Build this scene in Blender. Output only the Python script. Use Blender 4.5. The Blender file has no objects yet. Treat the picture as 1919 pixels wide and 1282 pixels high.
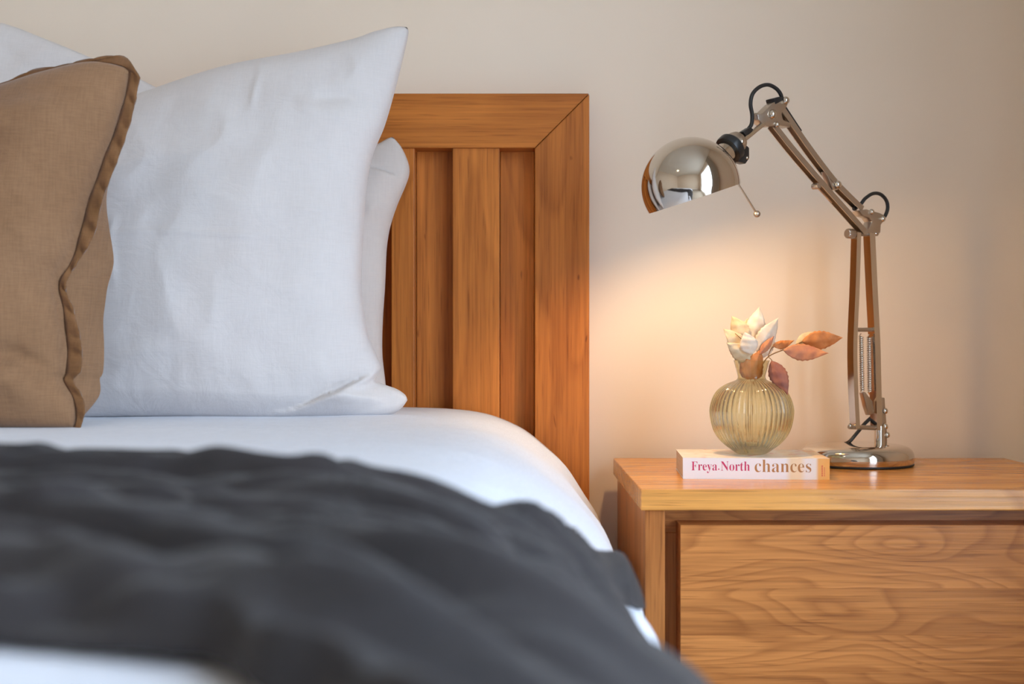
import bpy, bmesh, math, random
from mathutils import Vector, Matrix, noise

# ------------------------------------------------------------------ camera, world, light, exposure
scene = bpy.context.scene
COL = scene.collection
F = 2400.0            # focal length in pixels of the 1919 px wide frame
CX, CY = 960.0, 641.0
ZC = 0.74             # height of the lens above the floor
cam = bpy.data.objects.new('camera', bpy.data.cameras.new('camera'))
COL.objects.link(cam)
cam.location = (0, 0, ZC)
cam.rotation_euler = (math.pi / 2, 0, 0)
cam.data.sensor_width = 36
cam.data.lens = 36 * F / 1919
cam.data.clip_start = 0.02
cam.data.dof.use_dof = True
cam.data.dof.focus_distance = 1.72
cam.data.dof.aperture_fstop = 4.5
scene.camera = cam

DAY = 10.8            # daylight seen through the window
BULB = 560.0
DOWN = 190.0          # ceiling downlight
world = bpy.data.worlds.new('overcast_sky'); scene.world = world
world.use_nodes = True
bg = world.node_tree.nodes['Background']
bg.inputs[0].default_value = (0.70, 0.83, 1.04, 1)
bg.inputs[1].default_value = DAY
vs = scene.view_settings
vs.view_transform = 'Standard'; vs.look = 'None'; vs.gamma = 1.0; vs.exposure = 0.0
vs.use_curve_mapping = False
scene.cycles.max_bounces = 10
scene.cycles.diffuse_bounces = 6
scene.cycles.transmission_bounces = 10
scene.cycles.transparent_max_bounces = 12
scene.cycles.sample_clamp_indirect = 4.0
scene.cycles.blur_glossy = 0.3

XR, XL, YB, YF, ZT = 1.10, -3.0, 2.005, -2.4, 2.55     # room: right, left, back (bed) wall, far wall, ceiling
WY0, WY1, WZ0, WZ1 = -1.40, 0.80, 0.12, 2.20          # window opening in the right wall

portal = bpy.data.lights.new('daylight_portal', 'AREA')
portal.shape = 'RECTANGLE'; portal.size = WZ1 - WZ0; portal.size_y = WY1 - WY0
portal.cycles.is_portal = True
po = bpy.data.objects.new('daylight_portal', portal); COL.objects.link(po)
po.location = (XR + 0.06, (WY0 + WY1) / 2, (WZ0 + WZ1) / 2)
po.rotation_euler = (0, math.pi / 2, 0)

def P(px, py, D):
    return Vector(((px - CX) * D / F, D, ZC - (py - CY) * D / F))

# ------------------------------------------------------------------ helpers
def lin(r, g, b):
    def c(v):
        v /= 255.0
        return v / 12.92 if v <= 0.04045 else ((v + 0.055) / 1.055) ** 2.4
    return (c(r), c(g), c(b), 1.0)

def mat(name):
    m = bpy.data.materials.new(name); m.use_nodes = True
    nt = m.node_tree
    return m, nt, nt.nodes['Principled BSDF']

def N(nt, kind, **kw):
    n = nt.nodes.new(kind)
    for k, v in kw.items(): setattr(n, k, v)
    return n

def L(nt, a, b): nt.links.new(a, b)

def ramp(nt, fac, stops):
    r = N(nt, 'ShaderNodeValToRGB')
    e = r.color_ramp.elements
    while len(e) < len(stops): e.new(0.5)
    for el, (p, c) in zip(e, stops):
        el.position = p; el.color = c
    L(nt, fac, r.inputs[0])
    return r

def plain(name, col, rough=0.5, metal=0.0, **kw):
    m, nt, b = mat(name)
    b.inputs['Base Color'].default_value = col
    b.inputs['Roughness'].default_value = rough
    b.inputs['Metallic'].default_value = metal
    for k, v in kw.items(): b.inputs[k].default_value = v
    return m

def noise_node(nt, vec, scale, detail=2.0, rough=0.5, dist=0.0):
    n = N(nt, 'ShaderNodeTexNoise')
    n.inputs['Scale'].default_value = scale
    n.inputs['Detail'].default_value = detail
    n.inputs['Roughness'].default_value = rough
    n.inputs['Distortion'].default_value = dist
    if vec is not None: L(nt, vec, n.inputs['Vector'])
    return n

def mapping(nt, vec, scale):
    m = N(nt, 'ShaderNodeMapping')
    m.inputs['Scale'].default_value = scale
    L(nt, vec, m.inputs['Vector'])
    return m.outputs[0]

def mix(nt, fac, a, b, mode='MIX'):
    n = N(nt, 'ShaderNodeMix', data_type='RGBA', blend_type=mode)
    if isinstance(fac, float): n.inputs[0].default_value = fac
    else: L(nt, fac, n.inputs[0])
    for sock, v in ((n.inputs[6], a), (n.inputs[7], b)):
        if isinstance(v, tuple): sock.default_value = v
        else: L(nt, v, sock)
    return n.outputs[2]

def math_node(nt, op, a, b=None):
    n = N(nt, 'ShaderNodeMath', operation=op)
    for i, v in enumerate((a, b)):
        if v is None: continue
        if isinstance(v, (int, float)): n.inputs[i].default_value = v
        else: L(nt, v, n.inputs[i])
    return n.outputs[0]

def wood(name, axis, dark, light, rings=16.0, rough=0.38, ring_mix=0.5, figure=(1.6, 7.5), spec=0.22):
    """Oiled timber, grain along the given local axis; every board gets its own piece of the log."""
    m, nt, b = mat(name)
    tc = N(nt, 'ShaderNodeTexCoord')
    oi = N(nt, 'ShaderNodeObjectInfo')
    off = math_node(nt, 'MULTIPLY', oi.outputs['Random'], 37.0)
    cmb = N(nt, 'ShaderNodeCombineXYZ')
    for i in range(3): L(nt, off, cmb.inputs[i])
    add = N(nt, 'ShaderNodeVectorMath', operation='ADD')
    L(nt, tc.outputs['Object'], add.inputs[0]); L(nt, cmb.outputs[0], add.inputs[1])
    v = add.outputs[0]
    def sc(along, across):
        s = [across] * 3; s['XYZ'.index(axis)] = along
        return tuple(s)
    big = noise_node(nt, mapping(nt, v, sc(*figure)), 1.0, 1.5, 0.45, 0.35)
    band = math_node(nt, 'MULTIPLY', big.outputs[0], rings)
    saw = math_node(nt, 'FRACT', band)
    # soft growth rings: slow rise and quick fall
    ring = ramp(nt, saw, [(0.0, (0.25,) * 3 + (1,)), (0.55, (0.40,) * 3 + (1,)), (0.86, (1, 1, 1, 1)), (1.0, (0.25,) * 3 + (1,))])
    fibre = noise_node(nt, mapping(nt, v, sc(5.0, 230.0)), 1.0, 3.0, 0.6)
    broad = noise_node(nt, mapping(nt, v, sc(1.2, 22.0)), 1.0, 2.0, 0.5)
    pores = noise_node(nt, mapping(nt, v, sc(14.0, 420.0)), 1.0, 1.0, 0.5)
    midc = tuple((dark[i] + light[i]) / 2 for i in range(3)) + (1,)
    base = ramp(nt, broad.outputs[0], [(0.3, midc), (0.68, light)])
    c1 = mix(nt, math_node(nt, 'MULTIPLY', ring.outputs[0], ring_mix), base.outputs[0], dark)
    fr = ramp(nt, fibre.outputs[0], [(0.33, (0.72, 0.68, 0.64, 1)), (0.6, (1.06, 1.05, 1.04, 1))])
    c2 = mix(nt, 0.75, c1, fr.outputs[0], 'MULTIPLY')
    pr = ramp(nt, pores.outputs[0], [(0.28, (0.55, 0.48, 0.42, 1)), (0.40, (1, 1, 1, 1))])
    c3 = mix(nt, 0.6, c2, pr.outputs[0], 'MULTIPLY')
    # small knots and dark flecks
    fl = noise_node(nt, mapping(nt, v, sc(22.0, 95.0)), 1.0, 0.0, 0.5)
    flr = ramp(nt, fl.outputs[0], [(0.135, (0.25, 0.16, 0.10, 1)), (0.165, (1, 1, 1, 1))])
    c3 = mix(nt, 0.8, c3, flr.outputs[0], 'MULTIPLY')
    tone = N(nt, 'ShaderNodeHueSaturation')
    tone.inputs['Saturation'].default_value = 0.99
    L(nt, math_node(nt, 'ADD', math_node(nt, 'MULTIPLY', oi.outputs['Random'], 0.26), 0.86), tone.inputs['Value'])
    L(nt, c3, tone.inputs['Color'])
    L(nt, tone.outputs[0], b.inputs['Base Color'])
    b.inputs['Roughness'].default_value = rough; b.inputs['Specular IOR Level'].default_value = spec
    bp = N(nt, 'ShaderNodeBump'); bp.inputs['Strength'].default_value = 0.12; bp.inputs['Distance'].default_value = 0.002
    L(nt, fibre.outputs[0], bp.inputs['Height']); L(nt, bp.outputs[0], b.inputs['Normal'])
    return m

def fabric(name, col, col2=None, weave=900.0, wr=0.25, rough=0.9, sheen=0.2, blotch=6.0, fine=0.10):
    m, nt, b = mat(name)
    tc = N(nt, 'ShaderNodeTexCoord'); v = tc.outputs['Object']
    if col2 is None: col2 = tuple(c * 0.94 for c in col[:3]) + (1,)
    bl = noise_node(nt, v, blotch, 4.0, 0.6)
    slubx = noise_node(nt, mapping(nt, v, (60, 60, 700)), 1.0, 2.0, 0.6)
    slubz = noise_node(nt, mapping(nt, v, (700, 60, 40)), 1.0, 2.0, 0.6)
    sl = math_node(nt, 'MULTIPLY', math_node(nt, 'ADD', slubx.outputs[0], slubz.outputs[0]), 0.5)
    c = ramp(nt, bl.outputs[0], [(0.35, col2), (0.65, col)])
    sr = ramp(nt, sl, [(0.38, (1 - fine * 1.6,) * 3 + (1,)), (0.60, (1 + fine * 0.3,) * 3 + (1,))])
    L(nt, mix(nt, 1.0, c.outputs[0], sr.outputs[0], 'MULTIPLY'), b.inputs['Base Color'])
    b.inputs['Roughness'].default_value = rough
    b.inputs['Sheen Weight'].default_value = sheen
    b.inputs['Specular IOR Level'].default_value = 0.2
    wrk = noise_node(nt, v, 24.0, 4.0, 0.55, 0.6)
    h = math_node(nt, 'ADD', math_node(nt, 'MULTIPLY', wrk.outputs[0], wr * 4), math_node(nt, 'MULTIPLY', sl, 0.10))
    bp = N(nt, 'ShaderNodeBump'); bp.inputs['Strength'].default_value = 0.5; bp.inputs['Distance'].default_value = 0.004
    L(nt, h, bp.inputs['Height']); L(nt, bp.outputs[0], b.inputs['Normal'])
    return m

def link(name, me, material=None, parent=None, loc=None):
    o = bpy.data.objects.new(name, me)
    COL.objects.link(o)
    if material is not None:
        if isinstance(material, (list, tuple)):
            for mm in material: me.materials.append(mm)
        else: me.materials.append(material)
    if loc is not None: o.location = loc
    if parent is not None: o.parent = parent
    return o

def from_bm(name, bm, material=None, parent=None, loc=None, smooth=False):
    me = bpy.data.meshes.new(name)
    bmesh.ops.recalc_face_normals(bm, faces=bm.faces)
    bm.to_mesh(me); bm.free()
    if smooth:
        for p in me.polygons: p.use_smooth = True
    return link(name, me, material, parent, loc)

def tag(o, label, cat, group=None, kind=None):
    o['label'] = label; o['category'] = cat
    if group: o['group'] = group
    if kind: o['kind'] = kind
    return o

def empty(name, loc, label, cat, group=None):
    o = bpy.data.objects.new(name, None); COL.objects.link(o)
    o.location = loc; o.empty_display_size = 0.05
    return tag(o, label, cat, group)

def off(parent, v):
    """world point to a location below an unrotated parent chain"""
    q = Vector(v)
    p = parent
    while p is not None:
        q = q - p.location; p = p.parent
    return q

def box(name, lo, hi, material, parent=None, bevel=0.0015, seg=2):
    lo = Vector(lo); hi = Vector(hi); c = (lo + hi) / 2; s = hi - lo
    bm = bmesh.new(); bmesh.ops.create_cube(bm, size=1)
    bmesh.ops.scale(bm, vec=s, verts=bm.verts)
    if bevel:
        bmesh.ops.bevel(bm, geom=bm.edges, offset=bevel, segments=seg, affect='EDGES', profile=0.5)
    return from_bm(name, bm, material, parent, off(parent, c) if parent else c)

def structure(o):
    o['kind'] = 'structure'; return o

def smooth_path(pts, n=8):
    """Catmull-Rom through the points"""
    pts = [Vector(p) for p in pts]
    out = []
    for i in range(len(pts) - 1):
        p0 = pts[max(i - 1, 0)]; p1 = pts[i]; p2 = pts[i + 1]; p3 = pts[min(i + 2, len(pts) - 1)]
        for k in range(n):
            t = k / n
            out.append(0.5 * ((2 * p1) + (p2 - p0) * t + (2 * p0 - 5 * p1 + 4 * p2 - p3) * t * t + (3 * p1 - p0 - 3 * p2 + p3) * t ** 3))
    out.append(pts[-1])
    return out

def sweep(bm, pts, prof, up, cap=True, closed=True, radii=None):
    """profile points (side, up) carried along a path"""
    pts = [Vector(p) for p in pts]; up = Vector(up).normalized()
    rows = []
    for i, p in enumerate(pts):
        t = (pts[min(i + 1, len(pts) - 1)] - pts[max(i - 1, 0)]).normalized()
        s = t.cross(up)
        if s.length < 1e-4: s = t.cross(Vector((0.3, 0.9, 0.2)))
        s.normalize(); u = s.cross(t).normalized()
        k = radii[i] if radii else 1.0
        rows.append([bm.verts.new(p + s * a * k + u * b * k) for a, b in prof])
    n = len(prof)
    for r0, r1 in zip(rows, rows[1:]):
        for j in range(n if closed else n - 1):
            bm.faces.new((r0[j], r0[(j + 1) % n], r1[(j + 1) % n], r1[j]))
    if cap and closed:
        bm.faces.new(rows[0][::-1]); bm.faces.new(rows[-1])
    return bm

def ring_prof(r, n=12):
    return [(r * math.cos(2 * math.pi * i / n), r * math.sin(2 * math.pi * i / n)) for i in range(n)]

def tube(bm, pts, r, up=(0.13, 0.2, 0.97), n=10, radii=None):
    return sweep(bm, pts, ring_prof(r, n), up, radii=radii)

def lathe(bm, prof, origin, axis, n=48, mat_index=0, mod=None):
    """profile (radius, height) turned about an axis"""
    axis = Vector(axis).normalized(); origin = Vector(origin)
    e1 = axis.cross(Vector((0.31, 0.95, 0.08))).normalized(); e2 = axis.cross(e1).normalized()
    rows = []
    for r, h in prof:
        if r < 1e-6: rows.append([bm.verts.new(origin + axis * h)]); continue
        row = []
        for i in range(n):
            a = 2 * math.pi * i / n
            rr = r * (mod(a, h, r) if mod else 1.0)
            row.append(bm.verts.new(origin + axis * h + (e1 * math.cos(a) + e2 * math.sin(a)) * rr))
        rows.append(row)
    for r0, r1 in zip(rows, rows[1:]):
        if len(r0) == 1 and len(r1) == 1: continue
        for i in range(n):
            j = (i + 1) % n
            if len(r0) == 1: f = bm.faces.new((r0[0], r1[i], r1[j]))
            elif len(r1) == 1: f = bm.faces.new((r0[i], r1[0], r0[j]))
            else: f = bm.faces.new((r0[i], r1[i], r1[j], r0[j]))
            f.material_index = mat_index
    return bm

def auto_smooth(o, angle=35):
    me = o.data
    for p in me.polygons: p.use_smooth = True
    me.set_sharp_from_angle(angle=math.radians(angle))
    return o

def lerp_tab(tab, x):
    if x <= tab[0][0]: return tab[0][1]
    for (x0, y0), (x1, y1) in zip(tab, tab[1:]):
        if x <= x1:
            t = (x - x0) / (x1 - x0); t = t * t * (3 - 2 * t)
            return y0 + (y1 - y0) * t
    return tab[-1][1]

def sstep(a, b, x):
    t = max(0.0, min(1.0, (x - a) / (b - a))); return t * t * (3 - 2 * t)

# ------------------------------------------------------------------ materials
def wall_paint():
    m, nt, b = mat('painted_plaster')
    tc = N(nt, 'ShaderNodeTexCoord')
    n = noise_node(nt, tc.outputs['Object'], 3.0, 3.0)
    r = ramp(nt, n.outputs[0], [(0.3, lin(233, 217, 198)), (0.7, lin(236, 220, 202))])
    L(nt, r.outputs[0], b.inputs['Base Color']); b.inputs['Roughness'].default_value = 0.75
    f = noise_node(nt, tc.outputs['Object'], 260.0, 2.0)
    bp = N(nt, 'ShaderNodeBump'); bp.inputs['Strength'].default_value = 0.05; bp.inputs['Distance'].default_value = 0.001
    L(nt, f.outputs[0], bp.inputs['Height']); L(nt, bp.outputs[0], b.inputs['Normal'])
    return m
M_WALL = wall_paint()
M_CEIL = plain('ceiling_paint', lin(240, 238, 232), 0.9)
M_TRIM = plain('white_gloss_trim', lin(240, 238, 234), 0.35)
def carpet():
    m, nt, b = mat('carpet')
    tc = N(nt, 'ShaderNodeTexCoord')
    n = noise_node(nt, tc.outputs['Object'], 220.0, 3.0)
    r = ramp(nt, n.outputs[0], [(0.3, lin(150, 138, 122)), (0.7, lin(186, 174, 158))])
    L(nt, r.outputs[0], b.inputs['Base Color']); b.inputs['Roughness'].default_value = 1.0
    return m
M_CARPET = carpet()
HB_D, HB_L = lin(132, 66, 16), lin(220, 136, 58)
M_HB_V = wood('oiled_timber_upright', 'Z', HB_D, HB_L, rings=9.0, ring_mix=0.40)
M_HB_H = wood('oiled_timber_level', 'X', HB_D, HB_L, rings=9.0, ring_mix=0.35)
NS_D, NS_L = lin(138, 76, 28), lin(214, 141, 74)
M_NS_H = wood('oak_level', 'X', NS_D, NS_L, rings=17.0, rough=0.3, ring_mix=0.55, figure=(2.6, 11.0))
M_NS_T = wood('oak_polished_lamplit_top', 'X', lin(168, 98, 30), lin(244, 172, 82), rings=12.0, rough=0.24, ring_mix=0.5, spec=0.6)  # glossier oak; lamplight on the top painted in as lighter, yellower colour
M_NS_V = wood('oak_upright', 'Z', NS_D, NS_L, rings=9.0, rough=0.32, ring_mix=0.45)
M_LINEN = fabric('white_linen', lin(216, 211, 210), lin(211, 205, 204), fine=0.025)
M_LINEN2 = fabric('grey_white_linen', lin(210, 200, 194), lin(204, 193, 187), fine=0.025)
M_DUVET = fabric('white_cotton', lin(222, 227, 238), lin(218, 223, 235), wr=0.15, fine=0.03)
M_TAN = fabric('tan_linen', lin(150, 114, 84), lin(138, 103, 74), fine=0.09)
M_TAN_F = fabric('tan_linen_border', lin(134, 94, 60), lin(112, 76, 44), fine=0.09, blotch=26.0)
M_THROW = fabric('charcoal_cotton', lin(54, 50, 51), lin(46, 43, 44), wr=0.2, fine=0.06, sheen=0.1)
M_CHROME = plain('polished_nickel', (0.66, 0.60, 0.53, 1), 0.07, 1.0)
M_SATIN = plain('satin_nickel', (0.52, 0.45, 0.38, 1), 0.33, 1.0)
M_BLACK = plain('black_plastic', (0.012, 0.012, 0.013, 1), 0.35)
M_RUBBER = plain('black_cable_sheath', (0.015, 0.014, 0.014, 1), 0.5)
M_LINING = plain('brushed_reflector', (0.80, 0.78, 0.74, 1), 0.38, 1.0)
M_WHITE = plain('white_enamel', (0.85, 0.85, 0.83, 1), 0.4)

# ------------------------------------------------------------------ the room
T = 0.12
def wallbox(name, lo, hi, m=M_WALL): return structure(box(name, lo, hi, m, None, 0))
wallbox('floor', (XL - T, YF - T, -0.1), (XR + T, YB + T, 0), M_CARPET)
wallbox('ceiling', (XL - T, YF - T, ZT), (XR + T, YB + T, ZT + 0.1), M_CEIL)
wallbox('wall_back', (XL - T, YB, 0), (XR + T, YB + T, ZT))
wallbox('wall_left', (XL - T, YF, 0), (XL, YB, ZT))
wallbox('wall_front', (XL - T, YF - T, 0), (XR + T, YF, ZT))
def wall_with_opening():
    bm = bmesh.new()
    for lo, hi in (((XR, YF, 0), (XR + T, WY0, ZT)), ((XR, WY1, 0), (XR + T, YB, ZT)),
                   ((XR, WY0, 0), (XR + T, WY1, WZ0)), ((XR, WY0, WZ1), (XR + T, WY1, ZT))):
        lo = Vector(lo); hi = Vector(hi)
        r = bmesh.ops.create_cube(bm, size=1)
        bmesh.ops.scale(bm, vec=hi - lo, verts=r['verts'])
        bmesh.ops.translate(bm, vec=(lo + hi) / 2, verts=r['verts'])
    return structure(from_bm('wall_right', bm, M_WALL))
wall_with_opening()
for nm, lo, hi in (('baseboard_back', (XL, YB - 0.015, 0), (XR, YB, 0.09)),
                   ('baseboard_left', (XL, YF, 0), (XL + 0.015, YB - 0.015, 0.09)),
                   ('baseboard_right', (XR - 0.015, YF, 0), (XR, YB - 0.015, 0.09)),
                   ('baseboard_front', (XL + 0.015, YF, 0), (XR - 0.015, YF + 0.015, 0.09))):
    structure(box(nm, lo, hi, M_TRIM, None, 0.003))
win = bpy.data.objects.new('window_1', None); COL.objects.link(win)
win.location = (XR + 0.06, (WY0 + WY1) / 2, WZ0); win['kind'] = 'structure'
fx0, fx1 = XR + 0.03, XR + 0.09
wm = (WY0 + WY1) / 2
for lo, hi in (((fx0, WY0, WZ0), (fx1, WY1, WZ0 + 0.06)), ((fx0, WY0, WZ1 - 0.06), (fx1, WY1, WZ1)),
               ((fx0, WY0, WZ0 + 0.06), (fx1, WY0 + 0.06, WZ1 - 0.06)), ((fx0, WY1 - 0.06, WZ0 + 0.06), (fx1, WY1, WZ1 - 0.06)),
               ((fx0, wm - 0.035, WZ0 + 0.06), (fx1, wm + 0.035, WZ1 - 0.06))):
    box('window_frame', lo, hi, M_TRIM, win, 0.003)
def pane_glass():
    m, nt, b = mat('window_pane_glass')
    nt.nodes.remove(b)
    out = nt.nodes['Material Output']
    tr = N(nt, 'ShaderNodeBsdfTransparent'); tr.inputs[0].default_value = (0.96, 0.98, 0.97, 1)
    gl = N(nt, 'ShaderNodeBsdfGlossy'); gl.inputs['Roughness'].default_value = 0.0
    mx = N(nt, 'ShaderNodeMixShader'); mx.inputs[0].default_value = 0.05
    L(nt, tr.outputs[0], mx.inputs[1]); L(nt, gl.outputs[0], mx.inputs[2]); L(nt, mx.outputs[0], out.inputs[0])
    return m
M_PANE = pane_glass()
for y0, y1 in ((WY0 + 0.06, wm - 0.035), (wm + 0.035, WY1 - 0.06)):
    box('pane', (XR + 0.058, y0, WZ0 + 0.06), (XR + 0.062, y1, WZ1 - 0.06), M_PANE, win, 0)
def lawn_mat(name, a, b_):
    m, nt, b = mat(name)
    tc = N(nt, 'ShaderNodeTexCoord'); n = noise_node(nt, tc.outputs['Object'], 14.0, 5.0, 0.7)
    r = ramp(nt, n.outputs[0], [(0.35, a), (0.65, b_)])
    L(nt, r.outputs[0], b.inputs['Base Color']); b.inputs['Roughness'].default_value = 0.9
    return m
structure(box('ground', (XR + T, -9, -0.25), (XR + 12, 11, -0.15), lawn_mat('paving', lin(150, 148, 146), lin(172, 170, 168)), None, 0))

def curtain(name, y0, y1, label):
    bm = bmesh.new(); n = 90; rows = []
    for z in (0.02, 0.8, 1.6, 2.28):
        rows.append([bm.verts.new((XR - 0.13 + 0.045 * math.sin(i / n * 2 * math.pi * 6.0) * (1 - 0.1 * z), y0 + (y1 - y0) * i / n, z)) for i in range(n + 1)])
    for r0, r1 in zip(rows, rows[1:]):
        for i in range(n): bm.faces.new((r0[i], r0[i + 1], r1[i + 1], r1[i]))
    o = from_bm(name, bm, fabric('curtain_cloth', lin(196, 186, 172)), None, None, True)
    sm = o.modifiers.new('thick', 'SOLIDIFY'); sm.thickness = 0.006; sm.offset = 0
    return tag(o, label, 'curtain')
curtain('curtain', 0.80, 1.22, 'pleated beige curtain drawn back on the bed side of the window')
bm = bmesh.new(); tube(bm, [(XR - 0.13, WY0 - 0.25, 2.31), (XR - 0.13, 1.30, 2.31)], 0.012, (0, 0, 1), 14)
for yy in (WY0 - 0.2, 1.26): tube(bm, [(XR - 0.13, yy, 2.31), (XR, yy, 2.31)], 0.008, (0, 0, 1), 10)
tag(from_bm('curtain_rod', bm, M_SATIN, None, None, True), 'nickel curtain rod fixed to the wall above the window', 'rod')

# ceiling downlight (its reflection shows on the lamp shade)
cl = empty('ceiling_light', (-1.55, -0.45, ZT), 'small round warm ceiling downlight mirrored in the polished lamp shade', 'light')
bm = bmesh.new(); lathe(bm, [(0.075, 0), (0.075, -0.006), (0.066, -0.012), (0.058, -0.012), (0.056, -0.004), (0.056, 0)], (0, 0, 0), (0, 0, 1), 40)
from_bm('bezel', bm, M_WHITE, cl, None, True)
def emit(name, col, s):
    m, nt, b = mat(name)
    b.inputs['Base Color'].default_value = col
    b.inputs['Emission Color'].default_value = col; b.inputs['Emission Strength'].default_value = s
    return m
bm = bmesh.new(); lathe(bm, [(0, -0.004), (0.056, -0.004), (0.056, -0.001), (0, -0.001)], (0, 0, 0), (0, 0, 1), 32)
from_bm('diffuser', bm, emit('downlight_glow', (1.0, 0.74, 0.46, 1), DOWN), cl)

# ------------------------------------------------------------------ bed frame with headboard
HBD = 1.95                                     # front face of the headboard frame
hx1 = P(1105, 0, HBD).x; hz1 = P(0, 175, HBD).z
BEDX = -0.70                                   # middle of the bed
hx0 = 2 * BEDX - hx1
fw = 102 * HBD / F                             # width of the frame
bed = empty('bed', (BEDX, HBD, 0), 'timber bed with a mitred headboard of upright boards against the wall', 'bed')
hb = bpy.data.objects.new('headboard', None); COL.objects.link(hb); hb.parent = bed; hb.location = (0, 0, 0)
def prism_xz(name, poly, y0, y1, m, parent, bevel=0.0012):
    c = Vector((sum(p[0] for p in poly) / len(poly), (y0 + y1) / 2, sum(p[1] for p in poly) / len(poly)))
    bm = bmesh.new()
    f = [bm.verts.new((x - c.x, y0 - c.y, z - c.z)) for x, z in poly]
    b = [bm.verts.new((x - c.x, y1 - c.y, z - c.z)) for x, z in poly]
    n = len(poly)
    bm.faces.new(f); bm.faces.new(b[::-1])
    for i in range(n): bm.faces.new((f[i], b[i], b[(i + 1) % n], f[(i + 1) % n]))
    bmesh.ops.recalc_face_normals(bm, faces=bm.faces)
    bmesh.ops.bevel(bm, geom=bm.edges, offset=bevel, segments=2, affect='EDGES', profile=0.5)
    return from_bm(name, bm, m, parent, off(parent, c))
yb_ = YB - 0.005
g = 0.0004
prism_xz('top_rail', [(hx0 + g, hz1), (hx1 - g, hz1), (hx1 - fw - g, hz1 - fw), (hx0 + fw + g, hz1 - fw)], HBD, yb_, M_HB_H, hb)
prism_xz('side_post', [(hx1, hz1 - 2 * g), (hx1, 0), (hx1 - fw, 0), (hx1 - fw, hz1 - fw - 2 * g)], HBD, yb_, M_HB_V, hb)
prism_xz('side_post', [(hx0, hz1 - 2 * g), (hx0, 0), (hx0 + fw, 0), (hx0 + fw, hz1 - fw - 2 * g)], HBD, yb_, M_HB_V, hb)
PD, RD = HBD + 0.005, HBD + 0.042              # raised and recessed boards
edges = [1003.5]
x = hx1 - fw
pattern = [('r', 66), ('p', 89), ('r', 71), ('p', 44)]
zt = hz1 - fw + 0.004
xx = x; k = 0
while xx > hx0 + fw + 0.005:
    kind, wpx = pattern[k % 4]
    w = wpx * HBD / F
    x0 = max(xx - w, hx0 + fw)
    d = PD if kind == 'p' else RD
    box('board', (x0 + 0.0003, d, 0.30), (xx - 0.0003, yb_ - 0.002, zt), M_HB_V, hb, 0.0012)
    xx = x0; k += 1
box('bottom_rail', (hx0 + fw + 0.001, HBD + 0.002, 0.22), (hx1 - fw - 0.001, yb_, 0.30), M_HB_H, hb)
# base below the mattress
bx0, bx1 = BEDX - 0.76, BEDX + 0.76
for xa, xb in ((bx0, bx0 + 0.03), (bx1 - 0.03, bx1)):
    box('side_rail', (xa, -0.05, 0.18), (xb, HBD - 0.001, 0.32), M_HB_H, bed)
box('foot_rail', (bx0 + 0.031, -0.05, 0.18), (bx1 - 0.031, -0.02, 0.32), M_HB_H, bed)
for xa in (bx0 + 0.001, bx1 - 0.071):
    box('leg', (xa, -0.045, 0), (xa + 0.07, 0.025, 0.179), M_HB_V, bed)
box('slat_deck', (bx0 + 0.031, -0.019, 0.27), (bx1 - 0.031, HBD - 0.002, 0.30), M_HB_H, bed)
mt = box('mattress', (BEDX - 0.755, -0.03, 0.325), (BEDX + 0.755, HBD - 0.012, 0.53), M_DUVET, None, 0.04, 5)
tag(mt, 'white mattress lying under the duvet on the timber bed', 'mattress')

# ------------------------------------------------------------------ duvet
CS = [(-0.70, -0.097), (-0.50, -0.097), (-0.30, -0.098), (-0.16, -0.100), (-0.058, -0.105), (0.0, -0.122), (0.051, -0.156),
      (0.0875, -0.196), (0.109, -0.2326), (0.122, -0.262), (0.130, -0.31), (0.132, -0.37), (0.128, -0.44), (0.122, -0.50)]
half = smooth_path([(x - BEDX, z, 0) for x, z in CS], 10)
cum = [0.0]
for a_, b_ in zip(half, half[1:]): cum.append(cum[-1] + (b_ - a_).length)
ARC = cum[-1]
def cross(s):
    """arc length from the bed's middle line (signed) -> point and outward normal (x, z)"""
    sg = 1 if s >= 0 else -1
    s = min(abs(s), ARC - 1e-6)
    lo, hi = 0, len(cum) - 1
    while hi - lo > 1:
        m_ = (lo + hi) // 2
        if cum[m_] <= s: lo = m_
        else: hi = m_
    t = (s - cum[lo]) / (cum[lo + 1] - cum[lo])
    p = half[lo].lerp(half[lo + 1], t); d = (half[lo + 1] - half[lo]).normalized()
    return sg * p.x + BEDX, p.y, -sg * d.y * -1 * -1 if False else sg * -d.y, d.x
def arc_at_x(x):
    lo_, hi_ = 0.0, ARC * 0.93
    for _ in range(40):
        m_ = (lo_ + hi_) / 2
        if cross(m_)[0] < x: lo_ = m_
        else: hi_ = m_
    return lo_
DY0, DY1 = -0.10, HBD - 0.008
def duvet_h(s, y):
    a = 0.0040 * noise.noise(Vector((s * 2.2, y * 3.0, 1.3))) + 0.0028 * noise.noise(Vector((s * 6, y * 9, 7.7)))
    side = sstep(0.60, 0.95, abs(s))
    a += side * 0.0045 * math.sin(y * 26 + 2.0 * noise.noise(Vector((y * 2, s, 4))))
    # gentle creases that follow the roll of the edge
    a += 0.0016 * side * math.sin(s * 90 + 6 * noise.noise(Vector((s * 1.5, y * 1.5, 9))))
    # plump fold in front of the small cushion
    a += 0.004 * math.exp(-((y - 1.36) / 0.05) ** 2) * sstep(0.1, -0.2, s - 0.15)
    return a
def duvet_point(s, y, h=0.0):
    x, z, nx, nz = cross(s)
    e = duvet_h(s, y) + h
    return Vector((x + nx * e, y, ZC + z + nz * e))
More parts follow.
